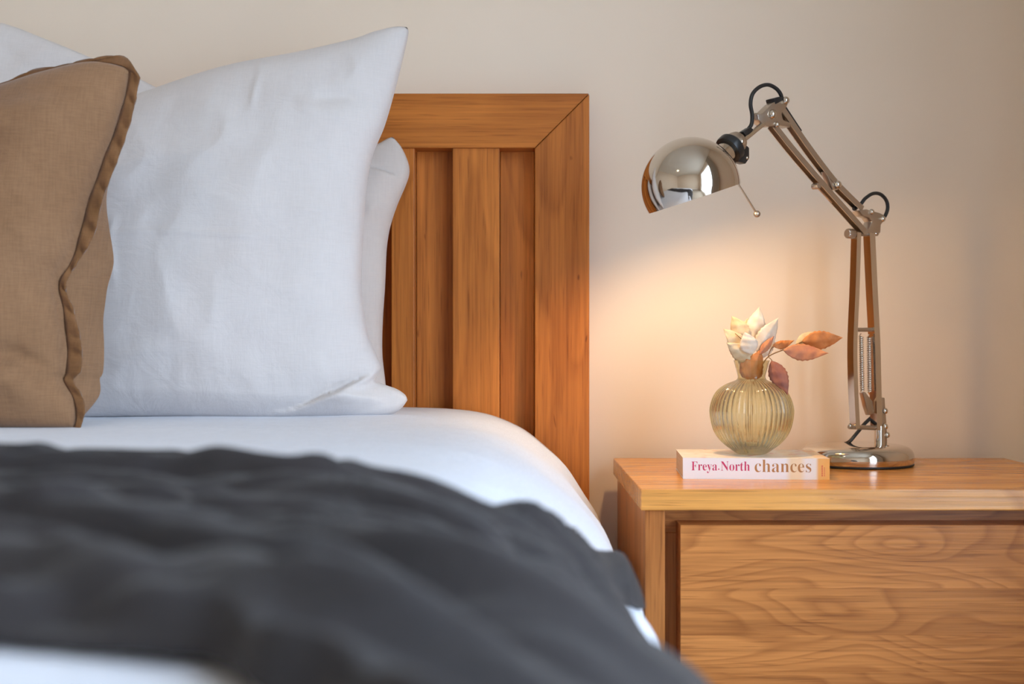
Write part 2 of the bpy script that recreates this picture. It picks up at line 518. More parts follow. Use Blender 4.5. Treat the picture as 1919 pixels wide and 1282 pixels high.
def make_duvet():
    bm = bmesh.new()
    NS, NY = 200, 150
    rows = []
    for j in range(NY + 1):
        t = j / NY
        y = DY0 + (DY1 - DY0) * t
        row = []
        for i in range(NS + 1):
            s = -ARC + 2 * ARC * i / NS
            p = duvet_point(s, y)
            if y < 0.05:                      # rolls down at the foot end
                k_ = (0.05 - y) / 0.15
                p.z -= 0.42 * k_ ** 2.2 * sstep(0, 0.1, p.z - 0.24)
                p.y = 0.05 - (0.05 - p.y) * (1 - 0.35 * k_)
            row.append(bm.verts.new(p))
        rows.append(row)
    for r0, r1 in zip(rows, rows[1:]):
        for i in range(NS): bm.faces.new((r0[i], r0[i + 1], r1[i + 1], r1[i]))
    o = from_bm('duvet', bm, M_DUVET, None, None, True)
    sm = o.modifiers.new('thick', 'SOLIDIFY'); sm.thickness = 0.03; sm.offset = -1
    # make sure the outside faces up
    up = sum(p.normal.z * p.area for p in o.data.polygons)
    if up < 0: o.data.flip_normals()
    return tag(o, 'white cotton duvet covering the bed and rolling over its edge', 'duvet')
make_duvet()

def seg_dist(px, py, line):
    """distance to a polyline, signed side, and how far along (0..1)"""
    best = (1e9, 0, 0); n = len(line) - 1
    for i in range(n):
        ax, ay = line[i]; bx, by = line[i + 1]
        dx, dy = bx - ax, by - ay; l2 = dx * dx + dy * dy
        t = max(0, min(1, ((px - ax) * dx + (py - ay) * dy) / l2))
        qx, qy = ax + t * dx, ay + t * dy
        d = math.hypot(px - qx, py - qy)
        if d < best[0]:
            side = (dx * (py - ay) - dy * (px - ax))
            best = (d, 1 if side > 0 else -1, (i + t) / n)
    return best

# ------------------------------------------------------------------ charcoal throw
DB = [(-0.9, 0.91), (-0.4, 0.895), (-0.21, 0.90), (-0.125, 0.835), (-0.061, 0.785), (-0.02, 0.785), (0.015, 0.85), (0.055, 0.97), (0.085, 1.08), (0.115, 1.16), (0.14, 1.2)]
DF = [(-0.9, 0.43), (-0.17, 0.412), (-0.0975, 0.396), (-0.064, 0.352), (-0.02, 0.295), (0.05, 0.26), (0.14, 0.24)]
def throw_fold(x, s, y, b):
    """long folds across the bed: round ridges, sharp valleys"""
    w1 = noise.noise(Vector((x * 2.4, y * 2.0, 3.1)))
    t = y + 0.24 * x + 0.05 * w1
    n1 = abs(noise.noise(Vector((x * 2.0, t * 13.0, 3.3))))
    n2 = abs(noise.noise(Vector((x * 3.4 + 4, t * 27.0, 7.9))))
    n3 = abs(noise.noise(Vector((x * 6.0 + 1, (t - 0.3 * x) * 40.0, 5.1))))
    h = 0.021 * min(1.0, n1 * 3.2) ** 0.7 + 0.0085 * min(1.0, n2 * 3.0) ** 0.8 + 0.003 * min(1.0, n3 * 3.0)
    h *= 0.55 + 0.45 * sstep(0.03, 0.25, b)
    h += 0.004 * math.exp(-((b - 0.05) / 0.05) ** 2) + 0.005 * math.exp(-((b - 0.96) / 0.05) ** 2)
    return h
def on_throw(px, py):
    D = 0.7
    for _ in range(12):
        x = (px - CX) * D / F
        D = max(0.25, (-cross(arc_at_x(min(x, 0.11)))[1] - 0.014) * F / (py - CY))
    return ((px - CX) * D / F, D)
THROW_CREASES = [([on_throw(*p) for p in line], dep, wid) for line, dep, wid in (
    ([(400, 905), (470, 918), (560, 928), (650, 925)], 0.016, 0.010),
    ([(790, 925), (880, 950), (960, 965), (1040, 992)], 0.016, 0.010),
    ([(0, 1018), (120, 1012), (280, 1000)], 0.014, 0.009),
    ([(450, 985), (600, 1003), (760, 1020), (880, 1050), (990, 1052)], 0.015, 0.010),
    ([(0, 1085), (150, 1070), (280, 1095), (380, 1140), (470, 1190)], 0.010, 0.010),
    ([(930, 1050), (1040, 1085), (1120, 1130)], 0.014, 0.009),
    ([(560, 1120), (720, 1160), (860, 1215)], 0.014, 0.012),
    ([(980, 1150), (1080, 1200), (1160, 1265)], 0.013, 0.010),
    ([(180, 935), (300, 925), (400, 935)], 0.010, 0.008),
    ([(1020, 1005), (1085, 1022), (1140, 1060)], 0.012, 0.007),
    ([(0, 915), (110, 905), (210, 912)], 0.010, 0.008),
    ([(250, 965), (380, 958), (520, 968)], 0.011, 0.008),
    ([(640, 945), (740, 960), (830, 985)], 0.012, 0.008),
    ([(480, 1060), (640, 1078), (800, 1115), (900, 1150)], 0.013, 0.009),
    ([(0, 1150), (120, 1140), (240, 1150)], 0.009, 0.009))]
def throw_crease(x, y):
    h = 0.0
    for line, dep, wid in THROW_CREASES:
        if abs(y - line[0][1]) > 0.35: continue
        wid = max(wid * 1.05, 0.009)
        d, sd, al = seg_dist(x, y, line)
        if d < 5 * wid:
            f = min(1.0, 3.5 * al + 0.1, 3.5 * (1 - al) + 0.1)
            h += f * dep * (-math.exp(-(d / wid) ** 2) + (0.75 if sd < 0 else 0.35) * math.exp(-((d - 2.1 * wid) / wid) ** 2))
    return h
def make_throw():
    bm = bmesh.new(); NA, NB = 420, 270
    S_NOTCH = arc_at_x(0.082); S_BACK = arc_at_x(0.099)
    rows = []
    for j in range(NB + 1):
        b = j / NB
        row = []
        for i in range(NA + 1):
            a = i / NA
            # find the right end of this thread: shorter in the middle, where the duvet shows
            if b < 0.2: hem = S_BACK + (S_NOTCH - S_BACK) * sstep(0.115, 0.15, b)
            else: hem = S_NOTCH + (ARC * 0.97 - S_NOTCH) * sstep(0.20, 0.46, b)
            s = -ARC * 0.9 + (hem + ARC * 0.9) * (a ** 0.85)
            x = cross(s)[0]
            xs = x if s > 0 else BEDX + 0.0
            d0 = lerp_tab(DB, xs); d1 = lerp_tab(DF, xs)
            y = d0 + (d1 - d0) * b
            y += 0.012 * noise.noise(Vector((x * 7, b * 3, 5.5))) 
            h = max(0.002, 0.004 + throw_fold(x, s, y, b) + (0.45 * throw_crease(x, y) if s > 0 else 0.0))
            h *= 0.35 + 0.65 * min(1.0, min(b, 1 - b) * 28, (1 - a) * 40)
            if s > 0:                                # bunched where it goes over the edge, flat beside the notch
                over = sstep(0.68, 0.82, s)
                h = h * (1 - (0.6 + 0.25 * sstep(0.1, 0.16, b)) * over) + over * (0.006 * (1 - sstep(0.08, 0.14, b)) + 0.021 * sstep(0.40, 0.58, b))
            row.append(bm.verts.new(duvet_point(s, y, h)))
        rows.append(row)
    for r0, r1 in zip(rows, rows[1:]):
        for i in range(NA): bm.faces.new((r0[i], r0[i + 1], r1[i + 1], r1[i]))
    o = from_bm('throw_blanket', bm, M_THROW, None, None, True)
    up = sum(p.normal.z * p.area for p in o.data.polygons)
    if up < 0: o.data.flip_normals()
    sm = o.modifiers.new('thick', 'SOLIDIFY'); sm.thickness = 0.004; sm.offset = -1
    return tag(o, 'crumpled charcoal throw blanket laid across the white duvet', 'blanket')
make_throw()

# ------------------------------------------------------------------ pillows
def resample(pts, n, k=6):
    q = smooth_path([(p[0], p[1], 0) for p in pts], k)
    c = [0.0]
    for a_, b_ in zip(q, q[1:]): c.append(c[-1] + (b_ - a_).length)
    out = []
    j = 0
    for i in range(n + 1):
        t = c[-1] * i / n
        while j < len(c) - 2 and c[j + 1] < t: j += 1
        u = (t - c[j]) / max(c[j + 1] - c[j], 1e-9)
        p = q[j].lerp(q[j + 1], u); out.append((p.x, p.y))
    return out

def pillow(name, top, right, bottom, left, depth, thick, m, creases=(), n=110, wr=0.006, seed=0.0, power=0.5, back_k=1.0, soft=(), back_shift=None):
    """top: left->right, right: top->bottom, bottom: left->right, left: top->bottom, all in photo pixels;
    depth(py) is the distance of the seam plane"""
    t_ = resample(top, n); b_ = resample(bottom, n); l_ = resample(left, n); r_ = resample(right, n)
    bm = bmesh.new()
    front = []; back = []
    for j in range(n + 1):
        v = j / n; rf = []; rb = []
        for i in range(n + 1):
            u = i / n
            c = [0, 0]
            for k in range(2):
                c[k] = ((1 - v) * t_[i][k] + v * b_[i][k] + (1 - u) * l_[j][k] + u * r_[j][k]
                        - (1 - u) * (1 - v) * t_[0][k] - u * (1 - v) * t_[n][k] - (1 - u) * v * b_[0][k] - u * v * b_[n][k])
            px, py = c
            eu = max(0.0, 1 - (2 * u - 1) ** 2); ev = max(0.0, 1 - (2 * v - 1) ** 2)
            prof = (eu ** power) * (ev ** power)
            w = min(1.0, 5 * min(u, 1 - u, v, 1 - v))
            D = depth(py)
            # wrinkles
            q = Vector((px * 0.006, py * 0.006, seed))
            wv = noise.noise(q) * 0.8 + 0.45 * noise.noise(q * 2.3 + Vector((0, 0, 3))) 
            rid = 1 - abs(noise.noise(q * 1.6 + Vector((5, 2, 1)))) * 2
            h = wr * (wv + 0.5 * rid)
            # puckers running in from the seams
            pu = 0.35 * wr * math.sin(px * 0.16 + 5 * noise.noise(q * 1.5)) * math.exp(-min(v, 1 - v) * 14)
            pv = 0.35 * wr * math.sin(py * 0.16 + 5 * noise.noise(q * 1.5 + Vector((2, 2, 2)))) * math.exp(-min(u, 1 - u) * 14)
            h += pu + pv
            h *= w
            for line, dep, wid, sharp in creases:
                d, sd, al = seg_dist(px, py, line)
                if d < wid * 5:
                    fade = min(1.0, 4 * al + 0.05, 4 * (1 - al) + 0.05)
                    if sharp: h += dep * fade * ((1.0 if sd > 0 else -0.9) * math.exp(-d / wid) * (0.3 + 0.7 * min(1, d / (wid * 0.25))) - 0.8 * math.exp(-(d / (wid * 0.22)) ** 2))
                    else: h += dep * fade * math.exp(-(d / wid) ** 2)
            for sx, sy, rx, ry, dep in soft:
                h += dep * math.exp(-((px - sx) / rx) ** 2 - ((py - sy) / ry) ** 2)
            base = P(px, py, D)
            vf = base + Vector((0, -1, 0.12)).normalized() * (thick * 0.5 * prof + h * min(1, 8 * min(u, 1 - u, v, 1 - v) + 0.0))
            if 0 < i < n and 0 < j < n:
                rf.append(bm.verts.new(vf))
                bs = back_shift(u, v) if back_shift else 0.0
                rb.append(bm.verts.new(P(px + bs, py, D) + Vector((0, 1, -0.05)) * (thick * 0.5 * prof * back_k)))
            else:
                q_ = bm.verts.new(base); rf.append(q_); rb.append(q_)
        front.append(rf); back.append(rb)
    for j in range(n):
        for i in range(n):
            bm.faces.new((front[j][i], front[j + 1][i], front[j + 1][i + 1], front[j][i + 1]))
            f = (back[j][i], back[j][i + 1], back[j + 1][i + 1], back[j + 1][i])
            bm.faces.new(f)
    bmesh.ops.recalc_face_normals(bm, faces=bm.faces)
    me = bpy.data.meshes.new(name)
    ctr = P(sum(p[0] for p in bottom) / len(bottom), bottom[len(bottom) // 2][1], depth(bottom[0][1]))
    bmesh.ops.translate(bm, vec=-ctr, verts=bm.verts)
    bm.to_mesh(me); bm.free()
    for p in me.polygons: p.use_smooth = True
    return link(name, me, m, None, ctr)

def plane(y0, d0, y1, d1):
    return lambda py: d0 + (d1 - d0) * (py - y0) / (y1 - y0)

# big white pillow
p1 = pillow('pillow',
    top=[(60, 240), (150, 215), (265, 178), (420, 128), (560, 100), (660, 75), (700, 60), (740, 50), (763, 51)],
    right=[(763, 51), (766, 62), (758, 100), (742, 165), (722, 235), (700, 290), (688, 350), (681, 450), (678, 540), (690, 625), (707, 668), (714, 690), (703, 712), (722, 721), (744, 729), (760, 740), (764, 750)],
    bottom=[(60, 790), (160, 784), (300, 784), (480, 787), (600, 786), (690, 784), (730, 778), (752, 766), (764, 750)],
    left=[(60, 240), (75, 340), (90, 480), (88, 620), (70, 720), (60, 790)],
    depth=plane(785, 1.69, 50, 1.80), thick=0.18, m=M_LINEN, seed=1.7, wr=0.0065, n=150, back_k=0.55, power=0.44,
    creases=[([(450, 786), (560, 768), (640, 735), (690, 708), (712, 700)], 0.016, 30.0, True),
             ([(640, 787), (690, 772), (728, 758), (760, 742)], 0.006, 14.0, True),
             ([(690, 706), (694, 730), (704, 762)], 0.006, 9.0, False),
             ([(215, 458), (330, 457), (450, 463), (570, 466)], 0.0030, 5.0, False),
             ([(497, 110), (498, 170), (490, 240)], 0.0030, 6.0, False),
             ([(650, 95), (672, 130), (676, 165)], 0.004, 14.0, False),
             ([(600, 205), (660, 200), (715, 215)], -0.006, 12.0, False),
             ([(560, 215), (610, 235), (690, 240)], 0.004, 14.0, False),
             ([(250, 420), (238, 480), (250, 560)], 0.0025, 9.0, False),
             ([(560, 410), (620, 412), (670, 422)], 0.0028, 10.0, False)],
    soft=[(660, 752, 45, 18, 0.012)])
tag(p1, 'large square white linen pillow standing in front, its lower corner folded', 'pillow', 'pillows against the headboard')

p2 = pillow('pillow',
    top=[(-470, 90), (-380, 30), (-250, 20), (-120, 22), (0, 42), (90, 75), (180, 112), (270, 152), (330, 185)],
    right=[(330, 185), (335, 260), (325, 400), (315, 560), (322, 700), (330, 770)],
    bottom=[(-470, 770), (-250, 776), (0, 776), (200, 774), (330, 770)],
    left=[(-470, 90), (-450, 260), (-440, 420), (-450, 620), (-470, 770)],
    depth=plane(775, 1.83, 40, 1.90), thick=0.10, m=M_LINEN, seed=8.1, wr=0.006, n=80, power=0.42,
    creases=[([(40, 150), (90, 110), (150, 100)], 0.006, 18.0, False), ([(0, 90), (60, 130), (110, 170)], -0.006, 20.0, False)])
tag(p2, 'white linen pillow with a sloping top edge rising behind the tan cushion', 'pillow', 'pillows against the headboard')

p3 = pillow('pillow',
    top=[(340, 330), (450, 312), (560, 302), (650, 292), (703, 272), (728, 259), (737, 257)],
    right=[(737, 257), (752, 275), (764, 300), (768, 322), (762, 345), (745, 385), (732, 425), (726, 460), (724, 490), (722, 540), (718, 600), (717, 660), (722, 710), (730, 776)],
    bottom=[(340, 776), (450, 778), (560, 778), (660, 777), (730, 776)],
    left=[(340, 330), (345, 420), (348, 550), (345, 680), (340, 776)],
    depth=plane(776, 1.845, 257, 1.895), thick=0.11, m=M_LINEN2, seed=4.4, wr=0.007, n=110, power=0.42,
    creases=[([(650, 318), (692, 320), (725, 328), (757, 340)], 0.008, 13.0, True), ([(690, 410), (712, 395), (735, 400)], 0.004, 10, False),
             ([(690, 530), (705, 545), (720, 550)], -0.003, 9, False)])
tag(p3, 'greyish white pillow showing as a narrow strip between white pillow and headboard', 'pillow', 'pillows against the headboard')

# tan cushion with a flat border
C_DEPTH = plane(800, 1.475, 130, 1.545)
seam_r = [(246, 128), (240, 165), (224, 225), (196, 300), (172, 365), (156, 420), (140, 480), (113, 530), (120, 580), (127, 640), (127, 695), (121, 712), (138, 745), (145, 775), (141, 802)]
seam_t = [(-430, 190), (-330, 165), (-180, 178), (-60, 184), (0, 168), (90, 138), (180, 117), (246, 128)]
cu = empty('throw_cushion', P(-100, 802, 1.475), 'tan linen cushion with a flat pleated border leaning on the pillows', 'cushion')
co = pillow('cushion_cover', seam_t, seam_r, [(-430, 790), (-300, 800), (-150, 806), (0, 806), (90, 805), (141, 802)],
    [(-430, 190), (-400, 350), (-390, 500), (-400, 650), (-430, 790)], C_DEPTH, 0.165, M_TAN, n=120, seed=12.5, wr=0.0085, power=0.38, back_k=1.25, back_shift=lambda u, v: 46 * sstep(0.30, 0.55, v) * sstep(1.0, 0.86, v) * sstep(0.72, 0.985, u) + 20 * math.exp(-((v - 0.60) / 0.07) ** 2) * sstep(0.72, 0.985, u) + 14 * sstep(0.6, 0.99, u) * sstep(0.1, 0.3, v) * sstep(1.0, 0.9, v),
    creases=[([(0, 668), (60, 672), (110, 690), (138, 735)], -0.011, 17.0, False), ([(-40, 720), (40, 722), (100, 745)], 0.007, 26.0, False), ([(-60, 330), (40, 300), (120, 330)], -0.006, 30.0, False), ([(-20, 240), (80, 225), (170, 250)], 0.005, 26.0, False), ([(0, 470), (60, 450), (120, 470)], 0.003, 20.0, False),
             ([(20, 560), (70, 545), (112, 530)], -0.003, 14.0, False), ([(180, 160), (205, 185), (215, 215)], 0.004, 12.0, False)])
co.parent = cu; co.location = off(cu, co.location)
def cushion_border():
    bm = bmesh.new()
    outr = [(262, 146), (254, 190), (243, 235), (219, 305), (193, 372), (180, 430), (166, 462), (124, 532), (138, 580), (152, 640), (153, 693), (138, 713), (154, 742), (160, 770), (150, 806)]
    outt = [(-450, 175), (-330, 150), (-180, 163), (-60, 168), (0, 158), (60, 132), (110, 124), (180, 109), (235, 107), (262, 146)]
    inn = resample(seam_t, 90)[:-1] + resample(seam_r, 170)
    out = resample(outt, 90)[:-1] + resample(outr, 170)
    rows = []
    K = 4
    for i, ((ax, ay), (bx, by)) in enumerate(zip(inn, out)):
        row = []
        for k in range(K + 1):
            t = k / K
            px = ax + (bx - ax) * t; py = ay + (by - ay) * t
            D = C_DEPTH(py) + 0.004 * math.sin(i * 0.62 + 1.5 * noise.noise(Vector((i * 0.11, 0, 0)))) * t - 0.003 + 0.002 * math.cos(i * 0.31)
            row.append(bm.verts.new(P(px, py, D) - cu.location))
        rows.append(row)
    for r0, r1 in zip(rows, rows[1:]):
        for k in range(K): bm.faces.new((r0[k], r0[k + 1], r1[k + 1], r1[k]))
    o = from_bm('border', bm, M_TAN_F, cu, None, True)
    sm = o.modifiers.new('thick', 'SOLIDIFY'); sm.thickness = 0.003; sm.offset = 0
    o['label'] = 'flat pleated border, darker tan'
    return o
cushion_border()

# ------------------------------------------------------------------ bedside table
ZN = ZC - 0.178
nx0, nx1 = 0.1555, 0.7555
ny0, ny1 = 1.547, 1.966
ns = empty('bedside_table', ((nx0 + nx1) / 2, (ny0 + ny1) / 2, 0), 'oak bedside table with drawers next to the bed', 'table')
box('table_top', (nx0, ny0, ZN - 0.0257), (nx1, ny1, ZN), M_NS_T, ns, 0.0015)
sy = ny0 + 0.008; sw = 0.0245
zb = ZN - 0.0258
box('side_panel', (nx0 + 0.006, sy, 0), (nx0 + 0.006 + sw, ny1 - 0.004, zb), M_NS_V, ns)
box('side_panel', (nx1 - 0.006 - sw, sy, 0), (nx1 - 0.006, ny1 - 0.004, zb), M_NS_V, ns)
ix0, ix1 = nx0 + 0.006 + sw, nx1 - 0.006 - sw
ry = sy + 0.042
box('recessed_rail', (ix0, ry, zb - 0.034), (ix1, ry + 0.02, zb), M_NS_H, ns, 0.0008)
box('recessed_stile', (ix0, ry, 0.03), (ix0 + 0.032, ry + 0.02, zb - 0.034), M_NS_V, ns, 0.0008)
box('recessed_stile', (ix1 - 0.032, ry, 0.03), (ix1, ry + 0.02, zb - 0.034), M_NS_V, ns, 0.0008)
box('back_panel', (ix0, ny1 - 0.02, 0.03), (ix1, ny1 - 0.005, zb), M_NS_H, ns, 0.0008)
box('plinth', (ix0, ry, 0.0), (ix1, ry + 0.02, 0.03), M_NS_H, ns, 0.0008)
dx0, dx1 = 0.2045, ix1 - (0.2045 - ix0)
dz = [-0.2223, -0.299, -0.356, -0.401, -0.462]
def drawer(zs):
    d = bpy.data.objects.new('drawer', None); COL.objects.link(d); d.parent = ns
    d.location = off(ns, ((dx0 + dx1) / 2, sy, zs[-1]))
    for z1, z0 in zip(zs, zs[1:]):
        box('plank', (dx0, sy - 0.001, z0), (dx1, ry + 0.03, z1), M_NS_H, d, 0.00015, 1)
drawer([ZC + z for z in dz])
drawer([ZC + z for z in (-0.475, -0.53, -0.585)])
drawer([ZC + z for z in (-0.598, -0.65, -0.70)])

# ------------------------------------------------------------------ book
BR = math.radians(-3.4)
bf0 = P(1281, 898, 1.662); bw, bd, bh = 0.1885, 0.132, 0.0275
book = empty('book', (bf0.x, 1.666, ZN), 'white paperback book lying on the bedside table under the vase', 'book')
book.rotation_euler = (0, 0, BR)
def cover_mat():
    m, nt, b = mat('printed_cover')
    tc = N(nt, 'ShaderNodeTexCoord'); v = tc.outputs['Object']
    sx = N(nt, 'ShaderNodeSeparateXYZ'); L(nt, v, sx.inputs[0])
    f = math_node(nt, 'DIVIDE', sx.outputs[0], bw)
    r = ramp(nt, f, [(0.0, lin(240, 236, 238)), (0.70, lin(240, 236, 238)), (0.74, lin(238, 214, 176)), (0.80, lin(240, 214, 178)),
                     (0.84, lin(238, 230, 226)), (0.905, lin(238, 228, 220)), (0.925, lin(236, 176, 96)), (1.0, lin(238, 170, 80))])
    n = noise_node(nt, mapping(nt, v, (34, 34, 1)), 1.0, 2.0, 0.5, 1.2)
    pr = ramp(nt, n.outputs[0], [(0.30, lin(205, 110, 96)), (0.40, lin(238, 214, 188)), (0.60, lin(246, 240, 226)), (0.78, lin(222, 190, 150))])
    # print with blossoms only on the front board; the spine stays clean
    top = math_node(nt, 'GREATER_THAN', sx.outputs[2], bh - 0.0004)
    art = mix(nt, 0.45, pr.outputs[0], r.outputs[0])
    L(nt, mix(nt, top, r.outputs[0], art), b.inputs['Base Color'])
    b.inputs['Roughness'].default_value = 0.35
    return m
def pages_mat():
    m, nt, b = mat('page_edges')
    tc = N(nt, 'ShaderNodeTexCoord')
    n = noise_node(nt, mapping(nt, tc.outputs['Object'], (4, 4, 1800)), 1.0, 2.0)
    r = ramp(nt, n.outputs[0], [(0.35, lin(206, 184, 150)), (0.65, lin(240, 226, 200))])
    L(nt, r.outputs[0], b.inputs['Base Color']); b.inputs['Roughness'].default_value = 0.9
    return m
M_COVER = cover_mat()
def cover_mesh():
    bm = bmesh.new(); t = 0.0006
    for lo, hi in (((0, 0, 0.0), (bw, bd, t)), ((0, 0, bh - t), (bw, bd, bh)), ((0, 0, t), (bw, t, bh - t))):
        lo = Vector(lo); hi = Vector(hi); r = bmesh.ops.create_cube(bm, size=1)
        bmesh.ops.scale(bm, vec=hi - lo, verts=r['verts']); bmesh.ops.translate(bm, vec=(lo + hi) / 2, verts=r['verts'])
    bmesh.ops.remove_doubles(bm, verts=bm.verts, dist=1e-5)
    return bm
cov = from_bm('cover', cover_mesh(), M_COVER, book)
bm = bmesh.new(); r = bmesh.ops.create_cube(bm, size=1)
bmesh.ops.scale(bm, vec=(bw - 0.0016, bd - 0.0018, bh - 0.0014), verts=r['verts'])
bmesh.ops.translate(bm, vec=(bw / 2, bd / 2, bh / 2), verts=r['verts'])
from_bm('page_block', bm, pages_mat(), book)
def serif(t):
    o = ''
    for ch in t:
        if 'A' <= ch <= 'Z': o += chr(0x1D400 + ord(ch) - 65)
        elif 'a' <= ch <= 'z': o += chr(0x1D41A + ord(ch) - 97)
        else: o += ch
    return o
def lettering(name, text, x0, z0, width, height, m, parent, thin=-0.007, rot=0.0, plainfont=False, y=-0.00012):
    cu_ = bpy.data.curves.new('lettering', 'FONT'); cu_.body = text if plainfont else serif(text)
    cu_.offset = thin; cu_.resolution_u = 3
    tmp = bpy.data.objects.new('lettering_source', cu_); COL.objects.link(tmp)
    dg = bpy.context.evaluated_depsgraph_get(); dg.update()
    me = bpy.data.meshes.new_from_object(tmp.evaluated_get(dg))
    bpy.data.objects.remove(tmp); bpy.data.curves.remove(cu_)
    xs = [v.co.x for v in me.vertices]; ys = [v.co.y for v in me.vertices]
    ax, bx, ay, by = min(xs), max(xs), min(ys), max(ys)
    for v in me.vertices:
        u = (v.co.x - ax) / (bx - ax) * width; w = (v.co.y - ay) / (by - ay) * height
        if rot: u, w = -w, u
        v.co = (x0 + u, y, z0 + w)
    me.name = name; me.materials.clear()
    return link(name, me, m, parent)
M_RED = plain('magenta_ink', lin(196, 44, 96), 0.5)
M_OCHRE = plain('ochre_ink', lin(178, 122, 66), 0.5)
M_ORANGE = plain('orange_ink', lin(214, 96, 60), 0.5)
sp = bw / 273.0                                   # metres per photo pixel along the spine
lettering('author_lettering', 'Freya', (1297 - 1281) * sp, 0.0077, 48 * sp, 0.0148, M_RED, cov)
lettering('author_lettering', 'North', (1352 - 1281) * sp, 0.0107, 54 * sp, 0.0122, M_RED, cov)
bm = bmesh.new(); lathe(bm, [(0, 0), (0.0009, 0), (0.0009, 0.0002), (0, 0.0002)], ((1348 - 1281) * sp, -0.0001, 0.0128), (0, -1, 0), 10)
from_bm('dot', bm, M_RED, cov)
lettering('title_lettering', 'chances', (1415 - 1281) * sp, 0.0092, 105 * sp, 0.0163, M_OCHRE, cov, thin=-0.008)
def publisher_marks():
    bm = bmesh.new()
    for col, (px0, wd, m_) in enumerate(((1540.2, 2.6, 6), (1544.4, 1.4, 5))):
        for i in range(m_):
            r = bmesh.ops.create_cube(bm, size=1)
            bmesh.ops.scale(bm, vec=(wd * sp, 0.0002, 0.0016), verts=r['verts'])
            bmesh.ops.translate(bm, vec=((px0 - 1281) * sp, -0.00005, 0.0052 + i * 0.00245), verts=r['verts'])
    return from_bm('publisher_mark', bm, M_ORANGE, cov)
publisher_marks()

# ------------------------------------------------------------------ vase
VD = 1.722
def glass_mat():
    m, nt, b = mat('smoky_green_glass')
    out = nt.nodes['Material Output']
    b.inputs['Base Color'].default_value = (0.94, 0.93, 0.75, 1)
    b.inputs['Transmission Weight'].default_value = 1.0
    b.inputs['Roughness'].default_value = 0.0
    b.inputs['IOR'].default_value = 1.45
    tr = N(nt, 'ShaderNodeBsdfTransparent'); tr.inputs[0].default_value = (0.93, 0.91, 0.80, 1)
    mx = N(nt, 'ShaderNodeMixShader'); mx.inputs[0].default_value = 0.12
    L(nt, b.outputs[0], mx.inputs[1]); L(nt, tr.outputs[0], mx.inputs[2]); L(nt, mx.outputs[0], out.inputs[0])
    return m
def make_vase():
    k = VD / F
    outer = [(25, 852), (29, 850.5), (40, 843), (53, 832), (66, 816), (73, 799), (76.5, 780), (76.5, 766), (71.5, 748), (62, 733), (46, 721.5), (31, 715), (26.5, 711), (26, 706), (28.5, 695), (33.5, 677)]
    path = smooth_path([(a_, b_, 0) for a_, b_ in outer], 6)
    zb_ = ZN + bh + 0.0003
    prof_o = [(p.x * k, (852 - p.y) * k) for p in path]
    inner = [(32.0, 677), (27.0, 695), (24.5, 706), (25, 711.5), (29, 716), (44, 723.5), (59.5, 735), (68.5, 749), (73.5, 766), (73.5, 780), (70, 798), (62, 815), (49, 830), (34, 838), (18, 841)]
    path_i = smooth_path([(a_, b_, 0) for a_, b_ in inner], 6)
    prof_i = [(p.x * k, (852 - p.y) * k) for p in path_i]
    nrib = 46
    def mod(a, h, r):
        w = sstep(0.004, 0.020, h) * sstep(0.1005, 0.090, h)
        return 1 + w * (0.0010 * math.cos(nrib * a)) / max(r, 0.01)
    bm = bmesh.new()
    lathe(bm, [(0.0, 0.0022), (14 * k, 0.0022), (20 * k, 0.0005)] + prof_o + prof_i + [(0, (852 - 841) * k)], (0, 0, 0), (0, 0, 1), nrib * 8, 0, mod)
    c = P(1409, 852, VD)
    o = from_bm('vase', bm, glass_mat(), None, Vector((c.x, VD, zb_)), True)
    auto_smooth(o, 50)
    return tag(o, 'round ribbed glass vase with flared neck standing on the book', 'vase')
vase = make_vase()

# ------------------------------------------------------------------ dried leaves in the vase
def leaf_mat(name, a, b_, trans=0.35, fmix=0.5):
    m, nt, b = mat(name)
    out = nt.nodes['Material Output']
    tc = N(nt, 'ShaderNodeTexCoord')
    n = noise_node(nt, tc.outputs['Object'], 45.0, 3.0, 0.6, 0.4)
    r = ramp(nt, n.outputs[0], [(0.35, a), (0.65, b_)])
    L(nt, r.outputs[0], b.inputs['Base Color']); b.inputs['Roughness'].default_value = 0.6
    t = N(nt, 'ShaderNodeBsdfTranslucent'); L(nt, r.outputs[0], t.inputs[0])
    mx = N(nt, 'ShaderNodeMixShader'); mx.inputs[0].default_value = trans
    L(nt, b.outputs[0], mx.inputs[1]); L(nt, t.outputs[0], mx.inputs[2]); L(nt, mx.outputs[0], out.inputs[0])
    return m
M_LC = leaf_mat('cream_leaf', lin(238, 224, 204), lin(248, 240, 230))
M_LY = leaf_mat('pale_yellow_leaf', lin(228, 206, 168), lin(240, 226, 198))
M_LO = leaf_mat('amber_leaf', lin(214, 136, 72), lin(234, 166, 104))
M_LP = leaf_mat('rose_leaf', lin(196, 128, 104), lin(222, 160, 112))
M_LM = leaf_mat('mauve_leaf', lin(160, 100, 88), lin(188, 122, 96))
M_STEM = plain('dry_stem', lin(128, 92, 48), 0.7)
sprig = empty('dried_leaf_sprig', P(1409, 838, VD), 'sprig of dried cream and amber leaves standing in the ribbed vase', 'leaves')
